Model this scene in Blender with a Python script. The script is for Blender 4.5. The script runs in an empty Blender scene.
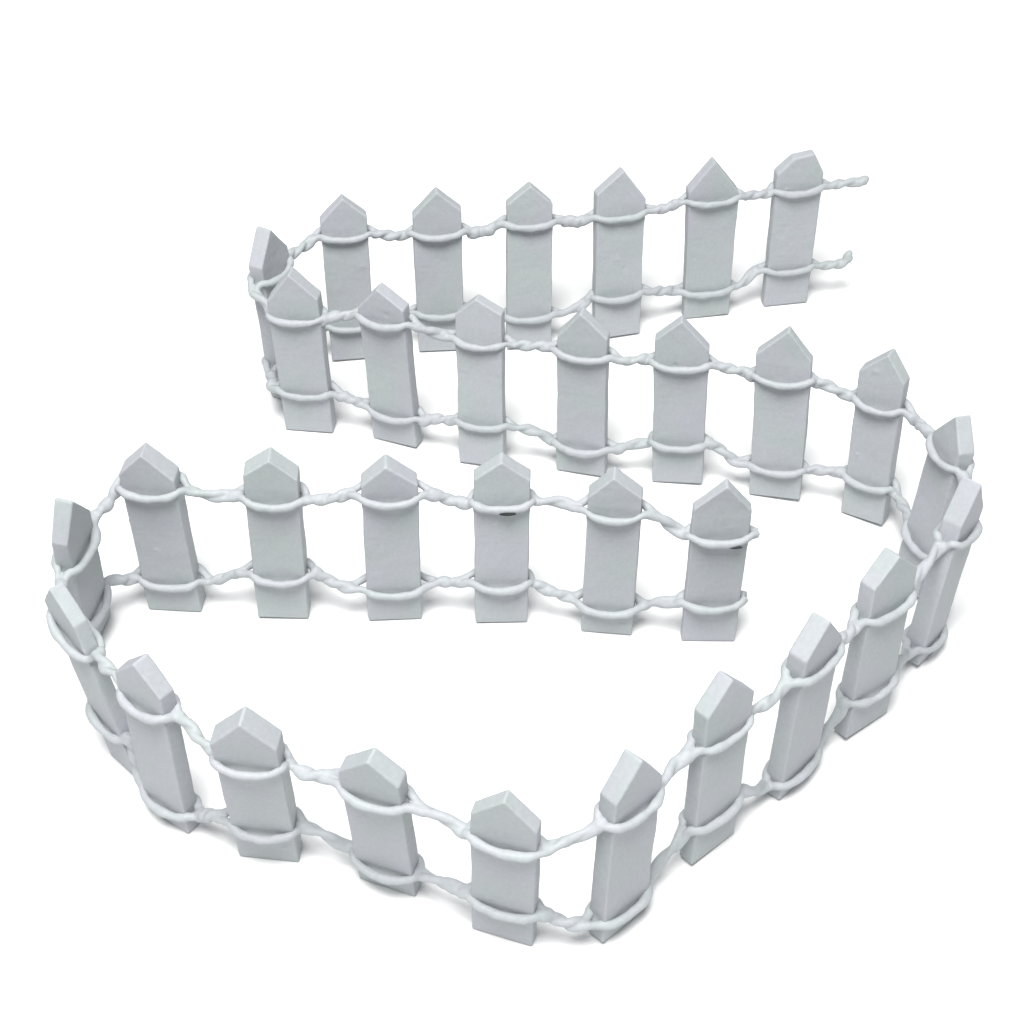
import bpy, bmesh, math, random
from mathutils import Vector, Matrix, noise

# ---------------------------------------------------------------- units
S = 0.0125            # one picket width is 12.5 mm; every length below is in picket widths
FOCAL, CAM_H, CAM_PITCH = [1.57004, 22.51309, 0.79131]

scene = bpy.context.scene
C = scene.collection

# one row per wooden picket, in the order the wire strings them:
# foot position, (turn, lean back, lean sideways), width, shoulder height, tip height,
# thickness, tip offset, taper, shoulder slant, upper wire height, lower wire height
PICKETS = [
    ((6.333, 28.9684, 0.0212), (0.1558, -0.0703, -0.0048), 1.033, 3.395, 3.887, 0.257, 0.06, 1.025, -0.033, 2.953, 0.93),
    ((4.4586, 28.5184, 0.027), (0.1388, -0.0446, -0.027), 1.051, 3.278, 4.017, 0.273, -0.017, 1.053, -0.059, 3.036, 0.671),
    ((2.3839, 27.763, 0.0617), (0.2467, -0.165, 0.0272), 1.063, 3.393, 3.974, 0.273, 0.036, 1.034, -0.106, 2.909, 0.987),
    ((0.389, 27.3581, 0.0641), (0.1073, -0.1887, 0.0176), 1.012, 3.437, 3.846, 0.292, 0.019, 0.963, -0.007, 2.941, 0.73),
    ((-1.5729, 27.2705, 0.0414), (0.0709, -0.1313, 0.0068), 1.021, 3.387, 3.877, 0.288, 0.011, 1.016, 0.051, 2.864, 0.93),
    ((-3.5187, 26.9627, 0.053), (0.1378, -0.1532, 0.019), 0.971, 3.401, 3.87, 0.29, 0.004, 1.001, 0.034, 2.961, 0.805),
    ((-4.7058, 26.0205, 0.043), (1.1106, -0.0662, 0.0422), 0.991, 3.328, 3.973, 0.333, 0.002, 0.994, -0.01, 2.918, 0.85),
    ((-4.2983, 24.6163, 0.0271), (-0.1211, -0.0479, -0.0199), 1.019, 3.337, 3.943, 0.345, -0.018, 1.03, 0.059, 2.858, 0.978),
    ((-2.4664, 24.2435, 0.0392), (-0.3762, -0.0435, -0.0537), 1.002, 3.386, 3.84, 0.299, -0.04, 0.995, 0.065, 3.055, 0.712),
    ((-0.6342, 23.5385, 0.0766), (-0.2514, -0.1891, -0.0555), 0.949, 3.456, 3.784, 0.274, -0.058, 0.993, 0.043, 2.789, 0.928),
    ((1.4036, 23.3177, 0.0418), (-0.2555, -0.0818, -0.0382), 1.011, 3.351, 3.889, 0.283, -0.04, 0.973, 0.035, 2.889, 0.637),
    ((3.3784, 23.0321, 0.0503), (-0.1202, -0.0929, -0.0493), 1.016, 3.36, 3.9, 0.275, -0.019, 1.041, -0.098, 2.852, 0.941),
    ((5.3189, 22.5952, 0.0669), (-0.2529, -0.1102, -0.0774), 1.025, 3.336, 3.926, 0.252, 0.057, 1.034, -0.034, 2.788, 0.683),
    ((6.9857, 21.9867, 0.0659), (-0.5495, -0.0971, -0.0849), 0.876, 3.369, 3.866, 0.321, 0.054, 1.01, -0.023, 2.668, 0.85),
    ((7.5735, 20.2705, 0.0723), (-1.3046, -0.0887, -0.0956), 0.954, 3.334, 3.955, 0.312, 0.049, 0.971, 0.076, 3.015, 0.95),
    ((7.6818, 18.4516, 0.0752), (0.8698, -0.0383, 0.1675), 0.828, 3.199, 3.921, 0.37, -0.063, 1.011, 0.024, 2.749, 0.341),
    ((6.2805, 16.8437, 0.0798), (0.6636, -0.0997, 0.085), 1.083, 3.409, 3.898, 0.32, -0.031, 0.986, -0.017, 2.689, 0.821),
    ((4.9133, 15.6698, 0.0377), (0.8178, -0.0335, 0.0453), 1.069, 3.356, 3.974, 0.336, 0.0, 0.997, -0.104, 2.955, 0.345),
    ((3.3372, 14.3184, 0.0723), (0.7218, -0.0918, 0.0867), 1.037, 3.362, 3.917, 0.294, -0.049, 1.033, -0.054, 2.646, 0.801),
    ((1.7985, 12.9095, 0.0589), (0.7468, -0.0555, 0.08), 1.01, 3.304, 3.964, 0.337, -0.019, 1.001, -0.055, 2.801, 0.43),
    ((-0.1653, 12.7221, 0.0094), (-0.3166, 0.0198, 0.0192), 1.014, 3.353, 3.912, 0.238, 0.001, 1.006, -0.006, 2.709, 0.901),
    ((-2.0357, 13.6287, 0.0005), (-0.3591, 0.0731, 0.0018), 1.004, 3.376, 3.867, 0.299, 0.035, 0.993, 0.046, 2.773, 0.607),
    ((-4.015, 14.1601, 0.0034), (-0.118, 0.0526, 0.0055), 1.011, 3.351, 3.94, 0.363, 0.019, 1.017, 0.007, 2.773, 0.895),
    ((-5.7996, 14.891, 0.0296), (-0.6008, -0.0545, -0.0288), 0.936, 3.392, 3.889, 0.311, 0.011, 1.021, -0.023, 2.869, 0.414),
    ((-6.7141, 15.9488, 0.1247), (-0.8173, -0.0094, -0.2715), 0.927, 3.358, 3.863, 0.261, 0.019, 0.976, -0.082, 2.811, 0.93),
    ((-7.6696, 19.0155, 0.0434), (1.364, 0.1091, -0.0914), 0.983, 3.236, 4.014, 0.299, -0.05, 0.988, -0.093, 2.571, 0.8),
    ((-6.3928, 19.5922, 0.0155), (-0.0732, -0.0311, -0.0025), 1.016, 3.404, 3.919, 0.401, -0.015, 0.953, -0.047, 3.017, 0.728),
    ((-4.3144, 19.3891, 0.0419), (-0.0077, -0.0633, 0.0307), 0.961, 3.463, 3.856, 0.408, -0.004, 0.996, -0.036, 2.869, 1.017),
    ((-2.201, 19.3617, 0.0248), (0.064, -0.033, 0.0237), 1.006, 3.415, 3.848, 0.375, -0.052, 0.983, -0.005, 3.054, 0.741),
    ((-0.1973, 19.2858, 0.0347), (0.0294, -0.0907, 0.0095), 0.977, 3.435, 3.829, 0.333, -0.011, 1.018, -0.017, 2.839, 0.932),
    ((1.7618, 19.034, 0.0162), (-0.1121, -0.0468, -0.0012), 0.948, 3.406, 3.855, 0.346, -0.039, 0.998, 0.034, 2.963, 0.62),
    ((3.6524, 18.846, 0.0114), (-0.0146, -0.0335, -0.0101), 0.996, 3.347, 3.896, 0.22, 0.036, 1.017, -0.01, 2.657, 0.977),
]
N = len(PICKETS)

def frame(i):
    o, (yaw, lean, roll) = PICKETS[i][0], PICKETS[i][1]
    M = Matrix.Rotation(yaw, 3, 'Z') @ Matrix.Rotation(lean, 3, 'X') @ Matrix.Rotation(roll, 3, 'Y')
    return Vector(o), M

def to_world(i, x, y, z):
    o, M = frame(i)
    return o + M @ Vector((x, y, z))

# ---------------------------------------------------------------- materials
def painted(name, base_a, base_b, rough, bump, coarse):
    m = bpy.data.materials.new(name); m.use_nodes = True
    nt = m.node_tree; b = nt.nodes['Principled BSDF']
    tc = nt.nodes.new('ShaderNodeTexCoord')
    n1 = nt.nodes.new('ShaderNodeTexNoise'); n1.inputs['Scale'].default_value = coarse; n1.inputs['Detail'].default_value = 3
    ramp = nt.nodes.new('ShaderNodeValToRGB')
    ramp.color_ramp.elements[0].position = .36; ramp.color_ramp.elements[0].color = (*base_a, 1)
    ramp.color_ramp.elements[1].position = .64; ramp.color_ramp.elements[1].color = (*base_b, 1)
    oi = nt.nodes.new('ShaderNodeObjectInfo')      # every picket mottled in its own way
    of = nt.nodes.new('ShaderNodeVectorMath'); of.operation = 'ADD'
    nt.links.new(tc.outputs['Object'], of.inputs[0]); nt.links.new(oi.outputs['Random'], of.inputs[1])
    nt.links.new(of.outputs['Vector'], n1.inputs['Vector'])
    nt.links.new(n1.outputs['Fac'], ramp.inputs['Fac'])
    # fine speckle of the brushed paint
    n3 = nt.nodes.new('ShaderNodeTexNoise'); n3.inputs['Scale'].default_value = 1100; n3.inputs['Detail'].default_value = 2
    nt.links.new(tc.outputs['Object'], n3.inputs['Vector'])
    mr = nt.nodes.new('ShaderNodeMapRange'); mr.inputs['From Min'].default_value = .3; mr.inputs['From Max'].default_value = .7
    mr.inputs['To Min'].default_value = .955; mr.inputs['To Max'].default_value = 1.03
    nt.links.new(n3.outputs['Fac'], mr.inputs['Value'])
    mx = nt.nodes.new('ShaderNodeVectorMath'); mx.operation = 'SCALE'
    nt.links.new(ramp.outputs['Color'], mx.inputs[0]); nt.links.new(mr.outputs['Result'], mx.inputs['Scale'])
    nt.links.new(mx.outputs['Vector'], b.inputs['Base Color'])
    b.inputs['Roughness'].default_value = rough
    b.inputs['Specular IOR Level'].default_value = .22
    n2 = nt.nodes.new('ShaderNodeTexNoise'); n2.inputs['Scale'].default_value = 420; n2.inputs['Detail'].default_value = 5
    nt.links.new(tc.outputs['Object'], n2.inputs['Vector'])
    bp = nt.nodes.new('ShaderNodeBump'); bp.inputs['Strength'].default_value = bump; bp.inputs['Distance'].default_value = .0006
    nt.links.new(n2.outputs['Fac'], bp.inputs['Height']); nt.links.new(bp.outputs['Normal'], b.inputs['Normal'])
    return m

M_WOOD = painted('white_painted_wood', (.355, .386, .390), (.372, .381, .412), .6, .16, 70)
M_WIRE = painted('white_painted_wire', (.365, .394, .399), (.380, .394, .419), .52, .25, 90)
M_CHIP = painted('bare_dark_wire', (.012, .013, .012), (.03, .03, .028), .6, .2, 300)
M_GROUND = bpy.data.materials.new('white_backdrop'); M_GROUND.use_nodes = True
_b = M_GROUND.node_tree.nodes['Principled BSDF']
_b.inputs['Base Color'].default_value = (.83, .83, .83, 1); _b.inputs['Roughness'].default_value = .9
_b.inputs['Specular IOR Level'].default_value = .1
_nt = M_GROUND.node_tree
_n = _nt.nodes.new('ShaderNodeTexNoise'); _n.inputs['Scale'].default_value = 900; _n.inputs['Detail'].default_value = 4
_tc = _nt.nodes.new('ShaderNodeTexCoord'); _nt.links.new(_tc.outputs['Object'], _n.inputs['Vector'])
_bp = _nt.nodes.new('ShaderNodeBump'); _bp.inputs['Strength'].default_value = .1; _bp.inputs['Distance'].default_value = .0003
_nt.links.new(_n.outputs['Fac'], _bp.inputs['Height']); _nt.links.new(_bp.outputs['Normal'], _b.inputs['Normal'])

# ---------------------------------------------------------------- the fence
fence = bpy.data.objects.new('picket_fence', None)
C.objects.link(fence)
root = Vector((0, 18.5 * S, 0))
fence.location = root
fence.empty_display_size = .02
fence['label'] = 'miniature white wooden picket fence strung on twisted wire, winding across a white surface'
fence['category'] = 'picket fence'

def remeshed(name, bm, voxel, passes, mat, finish=None):
    """turn rough overlapping solids into one skin of thick paint"""
    me = bpy.data.meshes.new(name + '_raw'); bm.to_mesh(me); bm.free()
    ob = bpy.data.objects.new(name + '_raw', me); C.objects.link(ob)
    r = ob.modifiers.new('skin', 'REMESH'); r.mode = 'VOXEL'; r.voxel_size = voxel; r.use_smooth_shade = True
    s = ob.modifiers.new('soft', 'SMOOTH'); s.factor = .5; s.iterations = passes
    dg = bpy.context.evaluated_depsgraph_get()
    out = bpy.data.meshes.new_from_object(ob.evaluated_get(dg), depsgraph=dg)
    bpy.data.objects.remove(ob); bpy.data.meshes.remove(me)
    out.name = name
    if finish: finish(out)
    out.materials.clear(); out.materials.append(mat)
    for p in out.polygons: p.use_smooth = True
    o = bpy.data.objects.new(name, out); C.objects.link(o)
    return o

def make_picket(i):
    o, rot, w, hs, h, t, ax, tp, ds, u, l = PICKETS[i]
    rnd = random.Random(100 + i)
    j = lambda a: rnd.uniform(-a, a)
    wt = w * tp
    blunt = .012
    tipL = (ax - blunt, h - blunt * .3); tipR = (ax + blunt, h - blunt * .3)
    if i == 0: tipL = (ax - .24, h - .10); tipR = (ax + .20, h - .03)
    front = [(-w/2, 0), (w/2, 0), (wt/2, hs + ds), tipR, tipL, (-wt/2, hs - ds)]
    bm = bmesh.new()
    f = [bm.verts.new((x, 0, z)) for x, z in front]
    g = [bm.verts.new((x + j(.012), t, z + j(.012))) for x, z in front]
    bm.faces.new(f); bm.faces.new(list(reversed(g)))
    n = len(f)
    for k in range(n):
        a, b = k, (k + 1) % n
        bm.faces.new((f[b], f[a], g[a], g[b]))
    bmesh.ops.recalc_face_normals(bm, faces=bm.faces)
    bmesh.ops.bevel(bm, geom=list(bm.edges), offset=.018 + rnd.random() * .014, segments=2, profile=.5, affect='EDGES', clamp_overlap=True)
    for v in bm.verts: v.co *= S
    seed = Vector((i * 7.3, i * 3.1, 5.0))
    # dried drips and pits in the paint
    spots = [(Vector((rnd.uniform(-w/2, w/2), 0, rnd.uniform(.2, hs + .2))), rnd.choice((1, 1, -1)) * rnd.uniform(.006, .015), rnd.uniform(.03, .07)) for _ in range(rnd.choice((0, 1, 1, 2)))]
    def finish(me):
        nrm = [v.normal.copy() for v in me.vertices]
        for v, nv in zip(me.vertices, nrm):
            p = v.co / S
            d = sum(a * math.exp(-((p - c).length / b) ** 2) for c, a, b in spots)
            d += noise.noise(p * 1.3 + seed) * .016 + noise.noise(p * 5.5 + seed) * .0035
            # paint gathers in a low ridge just under each wire
            for hh in (u, l):
                d += .012 * math.exp(-((p.z - hh + .06) / .09) ** 2)
            if p.z < .15: d *= max(0, p.z / .15)
            v.co += nv * d * S
    ob = remeshed('picket', bm, .021 * S, 2, M_WOOD, finish)
    ov, M = frame(i)
    ob.matrix_basis = Matrix.Translation(ov * S - root) @ M.to_4x4()
    ob.parent = fence
    return ob

for i in range(N):
    make_picket(i)

# ---- wires ------------------------------------------------------------
def smooth_path(pts, sub=6):
    """Catmull-Rom through the points"""
    P = [pts[0] * 2 - pts[1]] + pts + [pts[-1] * 2 - pts[-2]]
    out = []
    for k in range(1, len(P) - 2):
        a, b, c, d = P[k-1], P[k], P[k+1], P[k+2]
        for s in range(sub):
            q = s / sub
            out.append(.5 * ((2*b) + (c - a)*q + (2*a - 5*b + 4*c - d)*q*q + (3*b - a - 3*c + d)*q*q*q))
    out.append(P[-2]); return out

def resample(path, step=.055):
    """even spacing along the path, then one light smoothing"""
    out = [path[0]]; need = step
    for a, b in zip(path, path[1:]):
        L = (b - a).length; pos = 0.0
        while L - pos >= need:
            pos += need; out.append(a.lerp(b, pos / L)); need = step
        need -= L - pos
    for _ in range(2):
        out = [out[0]] + [(p + q * 2 + r) / 4 for p, q, r in zip(out, out[1:], out[2:])] + [out[-1]]
    return out

def add_tube(bm, path, radius, seed, seg=10):
    path = resample(path)
    rings = []
    prev = None
    for k, p in enumerate(path):
        t = (path[min(k+1, len(path)-1)] - path[max(k-1, 0)]).normalized()
        if prev is None:
            a = t.orthogonal().normalized()
        else:
            a = (prev - t * prev.dot(t)).normalized()
        prev = a
        b = t.cross(a)
        r = radius * (1 + .24 * noise.noise(p * 2.1 + Vector((seed, 0, 0))))
        rings.append([bm.verts.new((p + (a * math.cos(2*math.pi*s/seg) + b * math.sin(2*math.pi*s/seg)) * r) * S) for s in range(seg)])
    for A, B in zip(rings, rings[1:]):
        for s in range(seg):
            bm.faces.new((A[s], A[(s+1) % seg], B[(s+1) % seg], B[s]))
    bm.faces.new(list(reversed(rings[0]))); bm.faces.new(rings[-1])

R = .075          # wire radius with its paint
def wire_rail(which, seed):
    """two strands: round the front and the back of every picket, twisted together in between"""
    rnd = random.Random(seed)
    H = [p[9 + which] for p in PICKETS]
    W = [p[2] for p in PICKETS]; T = [p[5] for p in PICKETS]
    # P1 stands at the free end on the right of the back row; the strip runs right to left from there
    # side = direction along the strip: for the outer run the order in local x flips
    def flips(i):
        # True where the next picket lies on this picket's left
        if i < N - 1: d = to_world(i+1, 0, 0, 1) - to_world(i, 0, 0, 1)
        else: d = to_world(i, 0, 0, 1) - to_world(i-1, 0, 0, 1)
        return d.dot(frame(i)[1] @ Vector((1, 0, 0))) < 0
    strands = ([], [])
    clots = []
    def edge(i, sgn, extra=0.0, dz=0.0):
        return to_world(i, sgn * (W[i]/2 + extra), T[i]/2, H[i] + dz)
    def helix(a, b, ra, turns, phase, sag):
        """two helices round the line a-b; returns their points without the ends"""
        ax = (b - a); L = ax.length; t = ax.normalized()
        e1 = t.cross(Vector((0, 0, 1))).normalized(); e2 = e1.cross(t)
        m = max(6, int(turns * 9))
        A, B = [], []
        for k in range(m + 1):
            q = k / m; ang = phase + turns * 2 * math.pi * q
            c = a + ax * q + Vector((0, 0, -sag * 4 * q * (1 - q)))
            c += (e1 * noise.noise(c * 1.9 + Vector((seed, 1, 0))) + e2 * noise.noise(c * 1.7 + Vector((0, seed, 3)))) * .10
            o = (e1 * math.cos(ang) + e2 * math.sin(ang)) * ra * (1 + .5 * noise.noise(c * 2.3))
            A.append(c + o); B.append(c - o)
        return A, B
    def tail(i, sgn):
        """free end at the first picket"""
        if which == 0:
            pts = [edge(i, sgn, .24), edge(i, sgn, .50, .04), edge(i, sgn, .92, .03), edge(i, sgn, 1.04, .06)]
        else:
            pts = [edge(i, sgn, .20, -.03), edge(i, sgn, .50, -.05), edge(i, sgn, .80, .00), edge(i, sgn, .93, .16)]
        return pts
    first_sgn = 1 if flips(0) else -1
    tp = smooth_path(tail(0, first_sgn), 5)
    clots.append((tp[-1] - Vector((.05, 0, 0)), (tp[-1] - tp[-3]).normalized(), .10))
    clots.append((tp[9], (tp[9] - tp[7]).normalized(), .10))
    A, B = [], []
    for k, p in enumerate(reversed(tp)):
        ang = k * .62
        o = Vector((0, math.cos(ang), math.sin(ang))) * .045
        A.append(p + o); B.append(p - o)
    strands[0].extend(A); strands[1].extend(B)
    swap = 0
    for i in range(N):
        fl = flips(i)
        s_in = 1 if fl else -1
        s_out = -s_in
        w, t, h = W[i]/2, T[i], H[i]
        tight = rnd.uniform(.0, .04)
        fr = [(s_in * (w + .045), t*.16), (s_in * w * .86, -R * .75), (s_in * w * .45, -R * 1.05 - tight), (0, -R * 1.1 - tight*1.5),
              (s_out * w * .45, -R * 1.05 - tight), (s_out * w * .86, -R * .75), (s_out * (w + .045), t*.16)]
        bk = [(x, t - y) for x, y in fr]
        # sag of the front strand, slant towards the neighbours
        slant = SLANT.get((which, i), 0)
        zz = lambda x: h + slant * x / w + .06 * (abs(x) / w) ** 2 * (1 if which == 0 else .8)
        Fp = [to_world(i, x, y, zz(x)) for x, y in fr]
        last = i == N - 1
        Bp = [to_world(i, x, y, zz(x) + .02) for x, y in bk]
        if last:
            # closed end: both strands meet beyond the last picket
            tip = to_world(i, s_out * (w + (.17 if which == 0 else .12)), t/2, h + (.03 if which == 0 else .12))
            Fp.append(tip); Bp.append(tip + Vector((0, .03, .01)))
        order = (Fp, Bp) if swap == 0 else (Bp, Fp)
        strands[0].extend(order[0]); strands[1].extend(order[1])
        if not last:
            fl2 = flips(i+1); s2 = 1 if fl2 else -1
            a0 = edge(i, s_out); b0 = edge(i+1, s2)
            gap = b0 - a0; L = gap.length; d = gap.normalized()
            ma = rnd.choice((.07, .12, .2, .28)); mb = rnd.choice((.07, .12, .2, .28))
            if L < .75: ma = mb = L * .25
            out = (frame(i)[1] @ Vector((s_out, 0, 0))); inn = (frame(i+1)[1] @ Vector((s2, 0, 0)))
            a = a0 + (d * .5 + out * .5).normalized() * ma; b = b0 + (inn * .5 - d * .5).normalized() * mb
            if L < .75: a = a0.lerp(b0, .3); b = a0.lerp(b0, .7)
            turns = rnd.choice((.5, .5, 1.0, 1.0, 1.0)) if L > .75 else .5
            # start with strand 0 where it already is (front or back)
            front_dir = frame(i)[1] @ Vector((0, -1, 0))
            e1 = (b - a).normalized().cross(Vector((0, 0, 1))).normalized()
            e2 = e1.cross((b - a).normalized())
            v = front_dir if swap == 0 else -front_dir
            ph = math.atan2(v.dot(e2), v.dot(e1))
            HA, HB = helix(a, b, .046, turns, ph, rnd.uniform(-.03, .05))
            strands[0].extend(HA); strands[1].extend(HB)
            # clots of paint in the crotches and along the twist
            for _ in range(rnd.choice((1, 2, 2, 3))):
                q = rnd.choice((0, rnd.random(), 1, rnd.random()))
                k = min(len(HA) - 1, int(q * (len(HA) - 1)))
                clots.append(((HA[k] + HB[k]) / 2, (HA[min(k+1, len(HA)-1)] - HA[max(k-1, 0)]).normalized(), rnd.uniform(.085, .135)))
            if abs(turns - round(turns)) > .25: swap ^= 1
            # facing side swaps where the strip turns its other face to the next picket
            if fl2 != fl: swap ^= 1
    bm = bmesh.new()
    for k, st in enumerate(strands):
        add_tube(bm, smooth_path(st, 4), R, seed + k * 11)
    for c, d, rr in clots:
        Q = d.to_track_quat('X', 'Z').to_matrix()
        new = bmesh.ops.create_icosphere(bm, subdivisions=2, radius=1)['verts']
        for v in new:
            v.co = (c + Q @ Vector((v.co.x * rr * 1.5, v.co.y * rr, v.co.z * rr))) * S
    def finish(me):
        nrm = [v.normal.copy() for v in me.vertices]
        for v, nv in zip(me.vertices, nrm):
            p = v.co / S
            v.co += nv * (noise.noise(p * 4.5 + Vector((seed, 2, 2))) * .020 + noise.noise(p * 9) * .005) * S
    ob = remeshed('wire_rail', bm, .019 * S, 7, M_WIRE, finish)
    ob.location = -root
    ob.parent = fence
    return ob

SLANT = {(0, 24): -.24, (1, 24): -.12}      # pickets whose wire runs aslant
rail_up = wire_rail(0, 3)
rail_up['label'] = 'upper twisted wire running just below the picket tips'
rail_low = wire_rail(1, 8)
rail_low['label'] = 'lower twisted wire running near the picket feet'

# dark slits where the paint has chipped off the wire (picket number, local x, height offset, length, rail)
for i, x, which, ln in ((29, .10, 0, .15), (31, .26, 0, .13), (29, .10, 1, .10)):
    P = PICKETS[i]
    bm = bmesh.new()
    bmesh.ops.create_uvsphere(bm, u_segments=16, v_segments=8, radius=1)
    for v in bm.verts:
        v.co = Vector((v.co.x * ln * (1 + .2 * noise.noise(v.co * 2)), v.co.y * .030, v.co.z * .028)) * S
    me = bpy.data.meshes.new('paint_chip'); bm.to_mesh(me); bm.free(); me.materials.append(M_CHIP)
    for p in me.polygons: p.use_smooth = True
    c = bpy.data.objects.new('paint_chip', me); C.objects.link(c)
    _, M = frame(i)
    rail = (rail_up, rail_low)[which]
    c.parent = rail
    c.matrix_basis = Matrix.Translation(to_world(i, x, -R * 2.2, P[9 + which] - .030) * S) @ M.to_4x4()
    c['label'] = 'dark bare slit where the white paint has flaked off the wire'

# ---------------------------------------------------------------- surface
bm = bmesh.new()
bmesh.ops.create_grid(bm, x_segments=8, y_segments=8, size=1.5)
me = bpy.data.meshes.new('ground'); bm.to_mesh(me); bm.free(); me.materials.append(M_GROUND)
gr = bpy.data.objects.new('ground', me); C.objects.link(gr); gr['kind'] = 'structure'
gr['label'] = 'plain white surface the little fence stands on'

# ---------------------------------------------------------------- light
w = bpy.data.worlds.new('World'); scene.world = w; w.use_nodes = True
bg = w.node_tree.nodes['Background']; bg.inputs['Color'].default_value = (.93, .97, 1, 1); bg.inputs['Strength'].default_value = .44

def area(name, loc, target, size, power, col):
    d = bpy.data.lights.new(name, 'AREA'); d.shape = 'DISK'; d.size = size; d.energy = power; d.color = col
    o = bpy.data.objects.new(name, d); C.objects.link(o); o.location = loc
    o.rotation_euler = (Vector(target) - Vector(loc)).to_track_quat('-Z', 'Y').to_euler()
    return o
area('key_lamp', (-.05, .05, .70), (-.01, .22, 0), .34, 8.9, (1, .99, .975))

# ---------------------------------------------------------------- camera
cd = bpy.data.cameras.new('camera'); cam = bpy.data.objects.new('camera', cd); C.objects.link(cam)
cam.location = (0, 0, CAM_H * S)
cam.rotation_euler = (math.pi/2 - CAM_PITCH, 0, 0)
cd.sensor_width = 36; cd.sensor_fit = 'HORIZONTAL'; cd.lens = 36 * FOCAL * 1000 / 1024
cd.clip_start = .005; cd.clip_end = 20
scene.camera = cam

scene.view_settings.view_transform = 'Standard'
scene.view_settings.look = 'None'
scene.view_settings.exposure = 0
scene.view_settings.gamma = 1
scene.view_settings.use_curve_mapping = False
scene.cycles.max_bounces = 8
